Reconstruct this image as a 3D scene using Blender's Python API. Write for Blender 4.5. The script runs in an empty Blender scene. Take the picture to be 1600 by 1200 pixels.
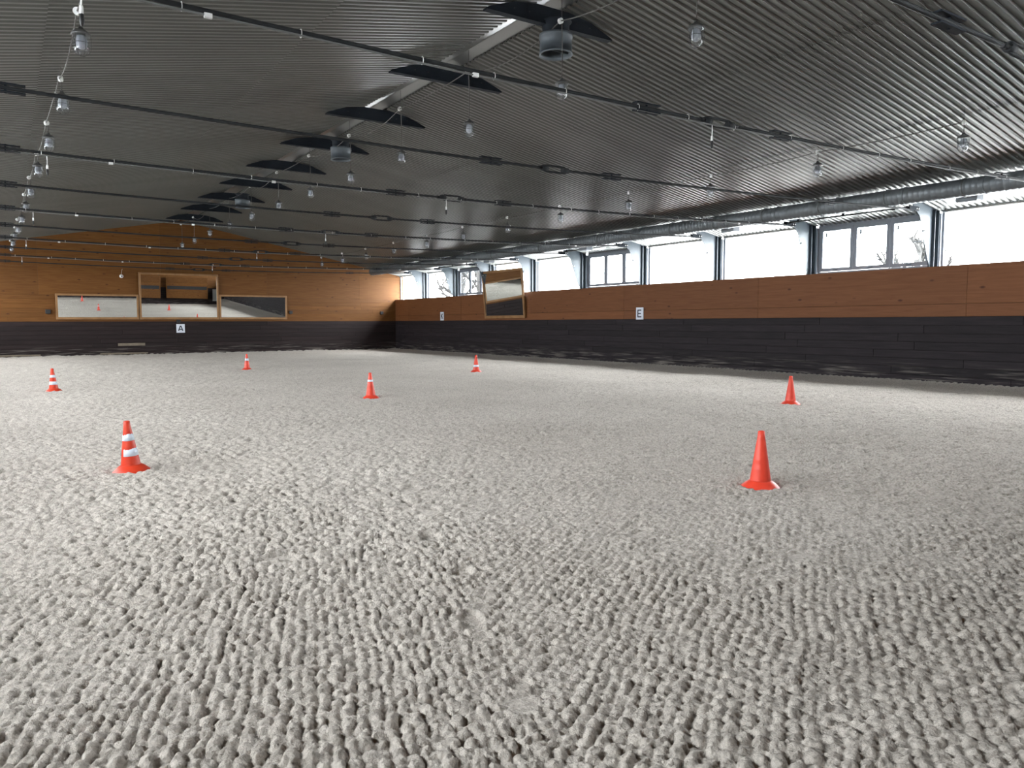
import bpy, math, random
import numpy as np
from mathutils import Vector, Matrix
random.seed(4)
S = bpy.context.scene
COL = S.collection
# ---------------------------------------------------------------- camera
XC = 7.28                      # ridge line
XR, XL = 18.444, -3.884        # inner faces of the long walls
YF, YN = 39.9, -0.55           # inner faces of the far and near walls
SR, SL, ZR = 0.20, 0.185, 6.41  # roof slopes and ridge height
ZB, ZT = 1.606, 2.771          # top of the dark kick boards, top of the pine lining
Y0, SP = 6.56, 3.3333          # first frame in view, frame spacing
yaw, pitch, roll = 0.5832, -0.08006, -0.0031935
fpx = 1196.4
cd = bpy.data.cameras.new('camera'); cam = bpy.data.objects.new('camera', cd); COL.objects.link(cam)
cd.sensor_width = 36.0; cd.lens = fpx / 1600 * 36.0; cd.clip_start = 0.05; cd.clip_end = 400
fw = Vector((math.sin(yaw) * math.cos(pitch), math.cos(yaw) * math.cos(pitch), math.sin(pitch)))
r0 = Vector((math.cos(yaw), -math.sin(yaw), 0)); u0 = r0.cross(fw)
rr = r0 * math.cos(roll) + u0 * math.sin(roll); uu = -r0 * math.sin(roll) + u0 * math.cos(roll)
cam.matrix_world = Matrix(((rr.x, uu.x, -fw.x, 0), (rr.y, uu.y, -fw.y, 0), (rr.z, uu.z, -fw.z, 1.5), (0, 0, 0, 1)))
S.camera = cam
# ---------------------------------------------------------------- world, portals, exposure
w = bpy.data.worlds.new('World'); S.world = w; w.use_nodes = True
bg = w.node_tree.nodes['Background']; bg.inputs[0].default_value = (0.93, 0.97, 1.0, 1); bg.inputs[1].default_value = 7.0
_N, _L = w.node_tree.nodes, w.node_tree.links      # overcast sky: three times brighter overhead than at the horizon
_tc = _N.new('ShaderNodeTexCoord'); _sx = _N.new('ShaderNodeSeparateXYZ'); _mr = _N.new('ShaderNodeMapRange')
_mr.inputs['From Min'].default_value = 0.0; _mr.inputs['From Max'].default_value = 1.0
_mr.inputs['To Min'].default_value = 5.0; _mr.inputs['To Max'].default_value = 12.0
_L.new(_tc.outputs['Generated'], _sx.inputs[0]); _L.new(_sx.outputs['Z'], _mr.inputs['Value']); _L.new(_mr.outputs[0], bg.inputs[1])
for nm, x, ry in (('portal_right', XR + 0.5, math.pi / 2), ('portal_left', XL - 0.5, -math.pi / 2)):
    ld = bpy.data.lights.new(nm, 'AREA'); ld.shape = 'RECTANGLE'; ld.size = 1.5; ld.size_y = YF - YN
    lo = bpy.data.objects.new(nm, ld); COL.objects.link(lo)
    lo.location = (x, (YF + YN) / 2, 3.42); lo.rotation_euler = (0, ry, 0)
    ld.cycles.is_portal = True
ld = bpy.data.lights.new('portal_near', 'AREA'); ld.shape = 'RECTANGLE'; ld.size = XR - XL; ld.size_y = 0.5
lo = bpy.data.objects.new('portal_near', ld); COL.objects.link(lo)
lo.location = ((XR + XL) / 2, YN - 0.4, 4.2); lo.rotation_euler = (math.pi / 2, 0, math.pi); ld.cycles.is_portal = True
S.view_settings.view_transform = 'Standard'; S.view_settings.look = 'None'
S.view_settings.exposure = 2.86; S.view_settings.gamma = 1.0; S.view_settings.use_curve_mapping = False
cy = S.cycles
cy.max_bounces = 9; cy.diffuse_bounces = 5; cy.glossy_bounces = 5; cy.transmission_bounces = 5; cy.transparent_max_bounces = 16
cy.sample_clamp_indirect = 8.0; cy.caustics_reflective = False; cy.caustics_refractive = False
cy.use_denoising = True
try:
    cy.denoiser = 'OPENIMAGEDENOISE'; cy.denoising_input_passes = 'RGB_ALBEDO_NORMAL'
except Exception: pass

# ---------------------------------------------------------------- materials
def mat(name, col, rough=0.6, metal=0.0, spec=0.5):
    m = bpy.data.materials.new(name); m.use_nodes = True
    b = m.node_tree.nodes['Principled BSDF']
    b.inputs['Base Color'].default_value = (*col, 1); b.inputs['Roughness'].default_value = rough
    b.inputs['Metallic'].default_value = metal; b.inputs['Specular IOR Level'].default_value = spec
    return m
def nodes(m): return m.node_tree.nodes, m.node_tree.links, m.node_tree.nodes['Principled BSDF']
def noisy(name, c1, c2, scale=3.0, rough=0.6, metal=0.0, vec=(1, 1, 1), bump=0.0, bscale=40.0, spec=0.5, detail=6.0, per_object=0.0):
    m = mat(name, c1, rough, metal, spec); N, L, b = nodes(m)
    tc = N.new('ShaderNodeNewGeometry'); mp = N.new('ShaderNodeMapping'); mp.inputs['Scale'].default_value = vec
    L.new(tc.outputs['Position'], mp.inputs['Vector'])
    nz = N.new('ShaderNodeTexNoise'); nz.inputs['Scale'].default_value = scale; nz.inputs['Detail'].default_value = detail
    L.new(mp.outputs[0], nz.inputs['Vector'])
    rp = N.new('ShaderNodeValToRGB'); rp.color_ramp.elements[0].position = 0.32; rp.color_ramp.elements[1].position = 0.68
    rp.color_ramp.elements[0].color = (*c1, 1); rp.color_ramp.elements[1].color = (*c2, 1)
    L.new(nz.outputs['Fac'], rp.inputs['Fac']); out = rp.outputs['Color']
    if per_object:
        oi = N.new('ShaderNodeObjectInfo'); mr = N.new('ShaderNodeMapRange')
        mr.inputs['To Min'].default_value = 1 - per_object; mr.inputs['To Max'].default_value = 1 + per_object
        L.new(oi.outputs['Random'], mr.inputs['Value'])
        hs = N.new('ShaderNodeHueSaturation'); L.new(mr.outputs[0], hs.inputs['Value']); L.new(out, hs.inputs['Color']); out = hs.outputs['Color']
    L.new(out, b.inputs['Base Color'])
    if bump:
        n2 = N.new('ShaderNodeTexNoise'); n2.inputs['Scale'].default_value = bscale; n2.inputs['Detail'].default_value = 5
        L.new(mp.outputs[0], n2.inputs['Vector'])
        bp = N.new('ShaderNodeBump'); bp.inputs['Strength'].default_value = bump; bp.inputs['Distance'].default_value = 0.01
        L.new(n2.outputs['Fac'], bp.inputs['Height']); L.new(bp.outputs[0], b.inputs['Normal'])
    return m
def pine(name, c1, c2, knot, alongx, po=0.10):
    """wood with long grain along one horizontal axis and knots"""
    m = mat(name, c1, 0.6, 0, 0.22); N, L, b = nodes(m)
    g = N.new('ShaderNodeNewGeometry'); mp = N.new('ShaderNodeMapping')
    mp.inputs['Scale'].default_value = (0.6, 9, 9) if alongx else (9, 0.6, 9)
    L.new(g.outputs['Position'], mp.inputs['Vector'])
    nz = N.new('ShaderNodeTexNoise'); nz.inputs['Scale'].default_value = 2.2; nz.inputs['Detail'].default_value = 8; nz.inputs['Distortion'].default_value = 0.6
    L.new(mp.outputs[0], nz.inputs['Vector'])
    rp = N.new('ShaderNodeValToRGB'); rp.color_ramp.elements[0].position = 0.3; rp.color_ramp.elements[1].position = 0.72
    rp.color_ramp.elements[0].color = (*c1, 1); rp.color_ramp.elements[1].color = (*c2, 1)
    L.new(nz.outputs['Fac'], rp.inputs['Fac'])
    m2 = N.new('ShaderNodeMapping'); m2.inputs['Scale'].default_value = (1.6, 1, 3.6) if alongx else (1, 1.6, 3.6)
    L.new(g.outputs['Position'], m2.inputs['Vector'])
    vo = N.new('ShaderNodeTexVoronoi'); vo.inputs['Scale'].default_value = 1.0; L.new(m2.outputs[0], vo.inputs['Vector'])
    kr = N.new('ShaderNodeValToRGB'); kr.color_ramp.elements[0].position = 0.05; kr.color_ramp.elements[1].position = 0.13
    kr.color_ramp.elements[0].color = (1, 1, 1, 1); kr.color_ramp.elements[1].color = (0, 0, 0, 1)
    L.new(vo.outputs['Distance'], kr.inputs['Fac'])
    mx = N.new('ShaderNodeMixRGB'); mx.inputs['Color2'].default_value = (*knot, 1)
    L.new(kr.outputs['Color'], mx.inputs['Fac']); L.new(rp.outputs['Color'], mx.inputs['Color1'])
    oi = N.new('ShaderNodeObjectInfo'); mr = N.new('ShaderNodeMapRange')
    mr.inputs['To Min'].default_value = 1 - po; mr.inputs['To Max'].default_value = 1 + po
    L.new(oi.outputs['Random'], mr.inputs['Value'])
    hs = N.new('ShaderNodeHueSaturation'); L.new(mr.outputs[0], hs.inputs['Value']); L.new(mx.outputs[0], hs.inputs['Color'])
    L.new(hs.outputs[0], b.inputs['Base Color'])
    bp = N.new('ShaderNodeBump'); bp.inputs['Strength'].default_value = 0.25; bp.inputs['Distance'].default_value = 0.004
    L.new(nz.outputs['Fac'], bp.inputs['Height']); L.new(bp.outputs[0], b.inputs['Normal'])
    return m
M = {}
M['pineX'] = pine('pine_far', (0.104, 0.038, 0.0065), (0.145, 0.061, 0.014), (0.05, 0.015, 0.005), True)
M['pineY'] = pine('pine_side', (0.130, 0.047, 0.016), (0.165, 0.066, 0.025), (0.055, 0.018, 0.008), False)
M['frame'] = noisy('oiled_pine', (0.19, 0.092, 0.030), (0.27, 0.14, 0.052), 3, 0.5, vec=(1, 1, 1))
def kick(name, alongx, ca=(0.0095, 0.0073, 0.0092), cb=(0.021, 0.0155, 0.0185)):
    m = noisy(name, ca, cb, 1.6, 0.7, spec=0.25, vec=(0.8, 14, 14) if alongx else (14, 0.8, 14), bump=0.3, bscale=3, per_object=0.22)
    # pale sand dust rubbed into the boards close to the ground
    N, L, b = nodes(m); old = b.inputs['Base Color'].links[0].from_socket
    g = N.new('ShaderNodeNewGeometry'); sx = N.new('ShaderNodeSeparateXYZ'); L.new(g.outputs['Position'], sx.inputs[0])
    mr = N.new('ShaderNodeMapRange'); mr.inputs['From Min'].default_value = 0.05; mr.inputs['From Max'].default_value = 0.55
    mr.inputs['To Min'].default_value = 0.62; mr.inputs['To Max'].default_value = 0.0; L.new(sx.outputs['Z'], mr.inputs['Value'])
    mp = N.new('ShaderNodeMapping'); mp.inputs['Scale'].default_value = (0.7, 8, 12) if alongx else (8, 0.7, 12); L.new(g.outputs['Position'], mp.inputs['Vector'])
    nz = N.new('ShaderNodeTexNoise'); nz.inputs['Scale'].default_value = 1.7; nz.inputs['Detail'].default_value = 6; L.new(mp.outputs[0], nz.inputs['Vector'])
    r2 = N.new('ShaderNodeMapRange'); r2.inputs['From Min'].default_value = 0.52; r2.inputs['From Max'].default_value = 0.7; L.new(nz.outputs['Fac'], r2.inputs['Value'])
    mu = N.new('ShaderNodeMath'); mu.operation = 'MULTIPLY'; L.new(mr.outputs[0], mu.inputs[0]); L.new(r2.outputs[0], mu.inputs[1])
    mx = N.new('ShaderNodeMixRGB'); mx.inputs['Color2'].default_value = (0.30, 0.27, 0.24, 1)
    L.new(mu.outputs[0], mx.inputs['Fac']); L.new(old, mx.inputs['Color1']); L.new(mx.outputs[0], b.inputs['Base Color'])
    return m
M['kickX'] = kick('kick_far', True, (0.0095, 0.0055, 0.0055), (0.020, 0.0115, 0.0115)); M['kickY'] = kick('kick_side', False)
M['dark_backing'] = mat('dark_backing', (0.03, 0.025, 0.022), 0.9)
M['sheet'] = noisy('galvanised_sheet', (0.100, 0.103, 0.097), (0.140, 0.144, 0.135), 0.5, 0.29, 0.50, vec=(0.15, 1.2, 1), detail=4)
M['flash'] = mat('ridge_flashing', (0.33, 0.34, 0.34), 0.28, 0.75)
M['navy'] = noisy('dark_blue_steel', (0.007, 0.010, 0.015), (0.011, 0.015, 0.021), 4, 0.7, spec=0.15)
M['rod'] = noisy('dark_steel_rod', (0.013, 0.0145, 0.017), (0.024, 0.026, 0.028), 6, 0.65, 0.0, spec=0.2)
M['column'] = noisy('pale_blue_steel', (0.036, 0.050, 0.064), (0.048, 0.065, 0.080), 2.5, 0.45)
M['column_dark'] = mat('slate_and_shade_steel', (0.03, 0.042, 0.058), 0.5)  # slate tone; on the columns it paints in the flange-side shadow
M['duct'] = noisy('spiral_duct', (0.15, 0.168, 0.185), (0.185, 0.203, 0.22), 0.6, 0.46, 0.5, detail=2)
M['vent'] = noisy('vent_paint', (0.055, 0.068, 0.080), (0.085, 0.10, 0.115), 5, 0.5, 0.2)
M['vent_in'] = mat('vent_inside', (0.015, 0.016, 0.018), 0.9)
M['win'] = mat('window_frame_grey', (0.185, 0.205, 0.24), 0.55, 0, 0.3)
M['conduit'] = mat('grey_conduit', (0.13, 0.135, 0.135), 0.6)
M['white'] = mat('white_plastic', (0.75, 0.76, 0.76), 0.45)
M['black'] = mat('black_rubber', (0.012, 0.012, 0.013), 0.6)
M['cable'] = mat('grey_cable', (0.085, 0.082, 0.078), 0.6)
M['cap'] = noisy('lamp_cap_metal', (0.09, 0.092, 0.094), (0.14, 0.14, 0.14), 9, 0.5, 0.4)
M['cage'] = mat('lamp_cage_wire', (0.07, 0.07, 0.072), 0.4, 0.6)
M['bulb'] = mat('frosted_bulb', (0.36, 0.37, 0.41), 0.5)
M['ink'] = mat('black_ink', (0.008, 0.010, 0.022), 0.5)
M['signw'] = mat('sign_white', (0.62, 0.65, 0.72), 0.5)
M['lamp_box'] = mat('floodlight_body', (0.20, 0.22, 0.25), 0.5)
M['lens'] = mat('floodlight_lens', (0.75, 0.80, 0.85), 0.25)
M['plank_pale'] = noisy('bare_plank', (0.13, 0.105, 0.075), (0.18, 0.145, 0.105), 6, 0.7)
M['mirror'] = mat('mirror_glass', (0.86, 0.88, 0.87), 0.0, 1.0)
M['cone'] = noisy('orange_red_plastic', (0.57, 0.042, 0.020), (0.65, 0.056, 0.028), 6, 0.42, spec=0.35)
M['cone2'] = noisy('dark_orange_red_plastic', (0.47, 0.034, 0.012), (0.55, 0.046, 0.017), 6, 0.45, spec=0.3)
M['band'] = mat('reflective_band', (0.55, 0.62, 0.70), 0.4)
M['outside'] = noisy('outside_gravel', (0.30, 0.30, 0.295), (0.38, 0.38, 0.375), 0.4, 0.9)
M['bark'] = mat('grey_bark', (0.014, 0.0135, 0.013), 0.95, 0, 0.1)
M['canvas'] = mat('rolled_canvas', (0.50, 0.50, 0.49), 0.8)
def glass(name, tint, fac):
    m = bpy.data.materials.new(name); m.use_nodes = True; N = m.node_tree.nodes; L = m.node_tree.links
    N.remove(N['Principled BSDF']); o = N['Material Output']
    t = N.new('ShaderNodeBsdfTransparent'); t.inputs[0].default_value = (*tint, 1)
    g = N.new('ShaderNodeBsdfGlossy'); g.inputs['Roughness'].default_value = 0.03; g.inputs['Color'].default_value = (0.95, 0.97, 1, 1)
    lf = N.new('ShaderNodeLayerWeight'); lf.inputs['Blend'].default_value = 0.5
    pw = N.new('ShaderNodeMath'); pw.operation = 'POWER'; pw.inputs[1].default_value = 4.0; L.new(lf.outputs['Facing'], pw.inputs[0])
    lw = N.new('ShaderNodeMapRange'); lw.inputs['To Min'].default_value = 0.03 + fac; lw.inputs['To Max'].default_value = 0.7; L.new(pw.outputs[0], lw.inputs['Value'])
    mx = N.new('ShaderNodeMixShader'); L.new(lw.outputs[0], mx.inputs[0]); L.new(t.outputs[0], mx.inputs[1]); L.new(g.outputs[0], mx.inputs[2]); L.new(mx.outputs[0], o.inputs[0])
    return m
M['pane'] = glass('window_pane', (0.97, 0.98, 0.98), 0.0)
M['globe'] = glass('lamp_globe', (0.90, 0.92, 0.93), 0.06)
def sand_material():
    m = mat('arena_sand', (0.6, 0.57, 0.53), 0.95, 0, 0.15); N, L, b = nodes(m)
    g = N.new('ShaderNodeNewGeometry')
    n1 = N.new('ShaderNodeTexNoise'); n1.inputs['Scale'].default_value = 0.45; n1.inputs['Detail'].default_value = 4; L.new(g.outputs['Position'], n1.inputs['Vector'])
    n2 = N.new('ShaderNodeTexNoise'); n2.inputs['Scale'].default_value = 42; n2.inputs['Detail'].default_value = 6; L.new(g.outputs['Position'], n2.inputs['Vector'])
    r1 = N.new('ShaderNodeValToRGB'); r1.color_ramp.elements[0].position = 0.3; r1.color_ramp.elements[1].position = 0.7
    r1.color_ramp.elements[0].color = (0.505, 0.462, 0.412, 1); r1.color_ramp.elements[1].color = (0.575, 0.53, 0.478, 1)
    L.new(n1.outputs['Fac'], r1.inputs['Fac'])
    r2 = N.new('ShaderNodeValToRGB'); r2.color_ramp.elements[0].position = 0.3; r2.color_ramp.elements[1].position = 0.6
    r2.color_ramp.elements[0].color = (0.62, 0.61, 0.60, 1); r2.color_ramp.elements[1].color = (1.06, 1.06, 1.06, 1)
    L.new(n2.outputs['Fac'], r2.inputs['Fac'])
    mx = N.new('ShaderNodeMixRGB'); mx.blend_type = 'MULTIPLY'; mx.inputs['Fac'].default_value = 1
    L.new(r1.outputs[0], mx.inputs['Color1']); L.new(r2.outputs[0], mx.inputs['Color2']); L.new(mx.outputs[0], b.inputs['Base Color'])
    n3 = N.new('ShaderNodeTexNoise'); n3.inputs['Scale'].default_value = 95; n3.inputs['Detail'].default_value = 7; n3.inputs['Roughness'].default_value = 0.65
    L.new(g.outputs['Position'], n3.inputs['Vector'])
    bp = N.new('ShaderNodeBump'); bp.inputs['Strength'].default_value = 1.0; bp.inputs['Distance'].default_value = 0.014
    L.new(n3.outputs['Fac'], bp.inputs['Height']); L.new(bp.outputs[0], b.inputs['Normal'])
    return m
M['sand'] = sand_material()

# ---------------------------------------------------------------- mesh helpers
class MB:
    def __init__(s): s.v = []; s.f = []; s.sm = []
    def add(s, vs, fs, smooth=False):
        o = len(s.v); s.v += [tuple(v) for v in vs]; s.f += [tuple(i + o for i in f) for f in fs]; s.sm += [smooth] * len(fs); return s
    def box(s, x0, x1, y0, y1, z0, z1):
        return s.add([(x0, y0, z0), (x1, y0, z0), (x1, y1, z0), (x0, y1, z0), (x0, y0, z1), (x1, y0, z1), (x1, y1, z1), (x0, y1, z1)],
                     [(0, 3, 2, 1), (4, 5, 6, 7), (0, 1, 5, 4), (1, 2, 6, 5), (2, 3, 7, 6), (3, 0, 4, 7)])
    def bev(s, x0, x1, y0, y1, z0, z1, b=0.006, axis=1, sign=-1):
        """box whose face on one side (axis, sign) has a chamfered rim"""
        lo = [x0, y0, z0]; hi = [x1, y1, z1]; a, c = [i for i in range(3) if i != axis]
        face = lo[axis] if sign < 0 else hi[axis]; back = hi[axis] if sign < 0 else lo[axis]
        def ring(pos, ins):
            r = []
            for pa, pc in ((lo[a] + ins, lo[c] + ins), (hi[a] - ins, lo[c] + ins), (hi[a] - ins, hi[c] - ins), (lo[a] + ins, hi[c] - ins)):
                p = [0, 0, 0]; p[axis] = pos; p[a] = pa; p[c] = pc; r.append(tuple(p))
            return r
        vs = ring(back, 0) + ring(face - sign * b, 0) + ring(face, b)
        fs = [(0, 1, 2, 3), (8, 11, 10, 9)]
        for k in (0, 4):
            for i in range(4): j = (i + 1) % 4; fs.append((k + i, k + j, k + 4 + j, k + 4 + i))
        return s.add(vs, fs)
    def prism(s, poly, axis, t0, t1):
        """2-D polygon extruded along an axis; poly in the two other axes, in order"""
        n = len(poly); vs = []
        for t in (t0, t1):
            for p in poly:
                q = list(p); q.insert(axis, t); vs.append(tuple(q))
        fs = [tuple(range(n)), tuple(range(2 * n - 1, n - 1, -1))]
        for i in range(n): j = (i + 1) % n; fs.append((i, j, n + j, n + i))
        return s.add(vs, fs)
    def lathe(s, prof, n=20, c=(0, 0, 0), smooth=True):
        vs = []; fs = []
        for (r, z) in prof:
            for i in range(n):
                a = 2 * math.pi * i / n; vs.append((c[0] + r * math.cos(a), c[1] + r * math.sin(a), c[2] + z))
        for k in range(len(prof) - 1):
            for i in range(n): j = (i + 1) % n; fs.append((k * n + i, k * n + j, (k + 1) * n + j, (k + 1) * n + i))
        return s.add(vs, fs, smooth)
    def tube(s, pts, r, n=8, caps=True, smooth=True):
        pts = [Vector(p) for p in pts]; vs = []; fs = []
        up = None
        for i, p in enumerate(pts):
            d = (pts[min(i + 1, len(pts) - 1)] - pts[max(i - 1, 0)]).normalized()
            if up is None: up = Vector((0, 0, 1)) if abs(d.z) < 0.9 else Vector((1, 0, 0))
            a = d.cross(up).normalized(); b = a.cross(d).normalized(); up = b
            for k in range(n):
                t = 2 * math.pi * k / n; vs.append(p + a * (r * math.cos(t)) + b * (r * math.sin(t)))
        for i in range(len(pts) - 1):
            for k in range(n): j = (k + 1) % n; fs.append((i * n + k, i * n + j, (i + 1) * n + j, (i + 1) * n + k))
        s.add(vs, fs, smooth)
        if caps:
            m = (len(pts) - 1) * n; o = len(s.v) - len(vs)
            s.f += [tuple(o + k for k in range(n - 1, -1, -1)), tuple(o + m + k for k in range(n))]; s.sm += [False, False]
        return s
    def build(s, name, mt, parent=None, loc=None):
        me = bpy.data.meshes.new(name); me.from_pydata(s.v, [], s.f)
        me.polygons.foreach_set('use_smooth', s.sm); me.materials.append(mt); me.update()
        o = bpy.data.objects.new(name, me); COL.objects.link(o)
        if parent is not None: o.parent = parent
        if loc is not None: o.location = loc
        return o
def tag(o, label=None, cat=None, group=None, kind=None):
    for k, v in (('label', label), ('category', cat), ('group', group), ('kind', kind)):
        if v: o[k] = v
    return o
def thing(name, label, cat, loc=(0, 0, 0), rz=0, group=None):
    o = bpy.data.objects.new(name, None); COL.objects.link(o); o.empty_display_size = 0.1
    o.location = loc; o.rotation_euler = (0, 0, rz); return tag(o, label, cat, group)
def copy_tree(o, parent=None):
    c = o.copy(); COL.objects.link(c)
    if parent is not None: c.parent = parent
    for ch in list(KIDS.get(o.name, ())): copy_tree(bpy.data.objects[ch], c)
    return c
KIDS = {}
def remember(root):
    for ch in root.children: KIDS.setdefault(root.name, []).append(ch.name); remember(ch)
ORD = ['first', 'second', 'third', 'fourth', 'fifth', 'sixth', 'seventh', 'eighth', 'ninth', 'tenth', 'eleventh', 'twelfth', 'thirteenth']
def zc(x): return ZR - (SR * (x - XC) if x > XC else SL * (XC - x))      # underside of the roof

# ---------------------------------------------------------------- sand surface
def h2(ix, iy, k):
    n = (ix.astype(np.int64) * 374761393 + iy.astype(np.int64) * 668265263 + k * 1442695041) & 0xffffffff
    n = ((n ^ (n >> 13)) * 1274126177) & 0xffffffff
    n = (n ^ (n >> 16)) & 0xffffffff
    return n.astype(np.float64) / 4294967296.0
def vn(x, y, k):
    ix = np.floor(x); iy = np.floor(y); fx = x - ix; fy = y - iy
    fx = fx * fx * (3 - 2 * fx); fy = fy * fy * (3 - 2 * fy)
    a = h2(ix, iy, k); b = h2(ix + 1, iy, k); c = h2(ix, iy + 1, k); d = h2(ix + 1, iy + 1, k)
    return a + (b - a) * fx + (c - a) * fy + (a - b - c + d) * fx * fy
def lumps(u, v, ju, jv, k):
    iu = np.floor(u); iv = np.floor(v); best = np.full(u.shape, 9.0); hh = np.zeros(u.shape)
    for a in (-1, 0, 1):
        for b in (-1, 0, 1):
            cu = iu + a; cv = iv + b
            off = 0.5 * (np.mod(cu, 2))                      # neighbouring rows are staggered
            pu = cu + 0.5 + ju * (h2(cu, cv, k) - 0.5)
            pv = cv + 0.5 + jv * (h2(cu, cv, k + 1) - 0.5) + 0.0 * off
            d = (u - pu) ** 2 + (v - pv) ** 2
            q = h2(cu, cv, k + 2); hh = np.where(d < best, q, hh); best = np.minimum(best, d)
    h = np.sqrt(np.clip(1 - (best / 0.40) ** 1.35, 0, 1))
    return h * (0.62 + 0.38 * hh)
def sand_height(X, Y):
    r = np.hypot(X, Y)
    wob = 0.05 * (vn(X * 2.3, Y * 2.3, 11) - 0.5) + 0.03 * (vn(X * 6, Y * 6, 12) - 0.5)
    c = 0.056
    # pass A: arcs sweeping up on the left;  pass B: straight pass on the right
    cxA, cyA = -5.5, 5.6
    RA = np.hypot(X - cxA, Y - cyA); TA = np.arctan2(Y - cyA, X - cxA) * 7.0
    hA = None
    ta = math.radians(22); tb = math.radians(54)
    bend = 0.035 * (X + 1.0) ** 2
    uA = (X * math.cos(ta) - Y * math.sin(ta) + bend + wob) / c; vA = (X * math.sin(ta) + Y * math.cos(ta) + wob * 0.7) / c
    bend2 = 0.02 * (Y - 2) ** 2
    uB = (X * math.cos(tb) - Y * math.sin(tb) - bend2 * 0.5 + wob) / c; vB = (X * math.sin(tb) + Y * math.cos(tb) - wob * 0.7) / c
    loose = np.clip((r - 3.6) / 4.0, 0, 1)
    ja = 0.25 + 0.65 * loose
    A = lumps(uA, vA / 1.08, ja, 0.55 + 0.4 * loose, 21); lb = np.clip((r - 5.5) / 5.0, 0, 1); B = lumps(uB, vB / 1.05, 0.22 + 0.65 * lb, 0.42 + 0.5 * lb, 31)
    side = X * math.cos(0.52) - Y * math.sin(0.52) + 0.5 * (vn(X * 0.9, Y * 0.9, 5) - 0.5)
    m = np.clip((side - 0.02) / 0.25, 0, 1)
    loose = loose * (1 - m) + lb * m
    h = A * (1 - m) + B * m
    amp = 0.044 * (0.55 + 0.9 * vn(X * 1.1, Y * 1.1, 41)) * (0.8 + 0.2 * vn(X * 4, Y * 4, 42))
    z = h * amp
    big = lumps(X / 0.085 + 0.4 * vn(X * 3, Y * 3, 15), Y / 0.085, 1.0, 1.0, 91)
    z = z * (1 - 0.25 * loose) + big * (0.006 + 0.024 * loose)
    z += 0.018 * (vn(X * 45, Y * 45, 51) - 0.5) + 0.013 * (vn(X * 95, Y * 95, 52) - 0.5)
    z += 0.030 * (vn(X * 0.5, Y * 0.5, 61) - 0.5) + 0.020 * (vn(X * 1.7, Y * 1.7, 62) - 0.5)
    # raked strip along the right wall
    e = np.clip((X - (XR - 1.7)) / 0.5, 0, 1)
    z = z * (1 - 0.6 * e) + e * 0.028 * np.abs(np.sin(Y * math.pi / 0.16 + 1.5 * vn(X * 2, Y * 2, 71)))
    z += 0.05 * np.clip((X - (XR - 0.7)) / 0.7, 0, 1) ** 2 + 0.05 * np.clip((Y - (YF - 0.8)) / 0.8, 0, 1) ** 2
    # hoof and foot prints pressed flat
    for (px, py, a, b, ang, dep) in FOOT:
        dx = X - px; dy = Y - py; ca, sa = math.cos(ang), math.sin(ang)
        q = ((dx * ca + dy * sa) / a) ** 2 + ((-dx * sa + dy * ca) / b) ** 2
        k = np.clip(1.25 - q, 0, 1); k = np.minimum(k * 2.2, 1)
        z = z * (1 - k) + k * (-dep + 0.004 * vn(X * 60, Y * 60, 81))
        rim = np.exp(-((q - 1.7) / 0.5) ** 2); z = z + 0.006 * rim
    # the sand is level where a cone stands
    for (cx, cy) in CONE_XY:
        d = np.hypot(X - cx, Y - cy); k = np.clip(1 - (d - 0.14) / 0.06, 0, 1); z = z * (1 - k) + k * 0.004
    return z
CONE_XY = [(5.60, 4.44), (1.00, 8.52), (11.75, 8.70), (5.95, 14.07), (0.83, 19.59), (6.38, 25.02), (11.81, 19.87)]
def ground(px, py):                                   # where a pixel's ray meets z = 0
    d = fw + rr * ((px - 800) / fpx) - uu * ((py - 600) / fpx); t = -1.5 / d.z; return d.x * t, d.y * t
FOOT = []
for px, py, a, b, ang, dep in ((812, 1103, .085, .06, 1.0, .000), (812, 1070, .06, .045, 1.0, .012), (738, 978, .12, .055, 1.2, -.010), (706, 963, .035, .03, 1, .02), (722, 903, .085, .06, 1.1, -.008),
                               (672, 848, .13, .07, 1.2, -.014), (672, 803, .15, .08, 1.0, -.014), (640, 770, .15, .09, .9, -.014), (820, 812, .15, .05, .2, -.016),
                               (1000, 840, .14, .06, .4, -.016), (430, 880, .12, .07, .2, -.018), (1250, 875, .14, .07, .2, -.016)):
    gx, gy = ground(px, py); FOOT.append((gx, gy, a, b, ang, dep))
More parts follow.
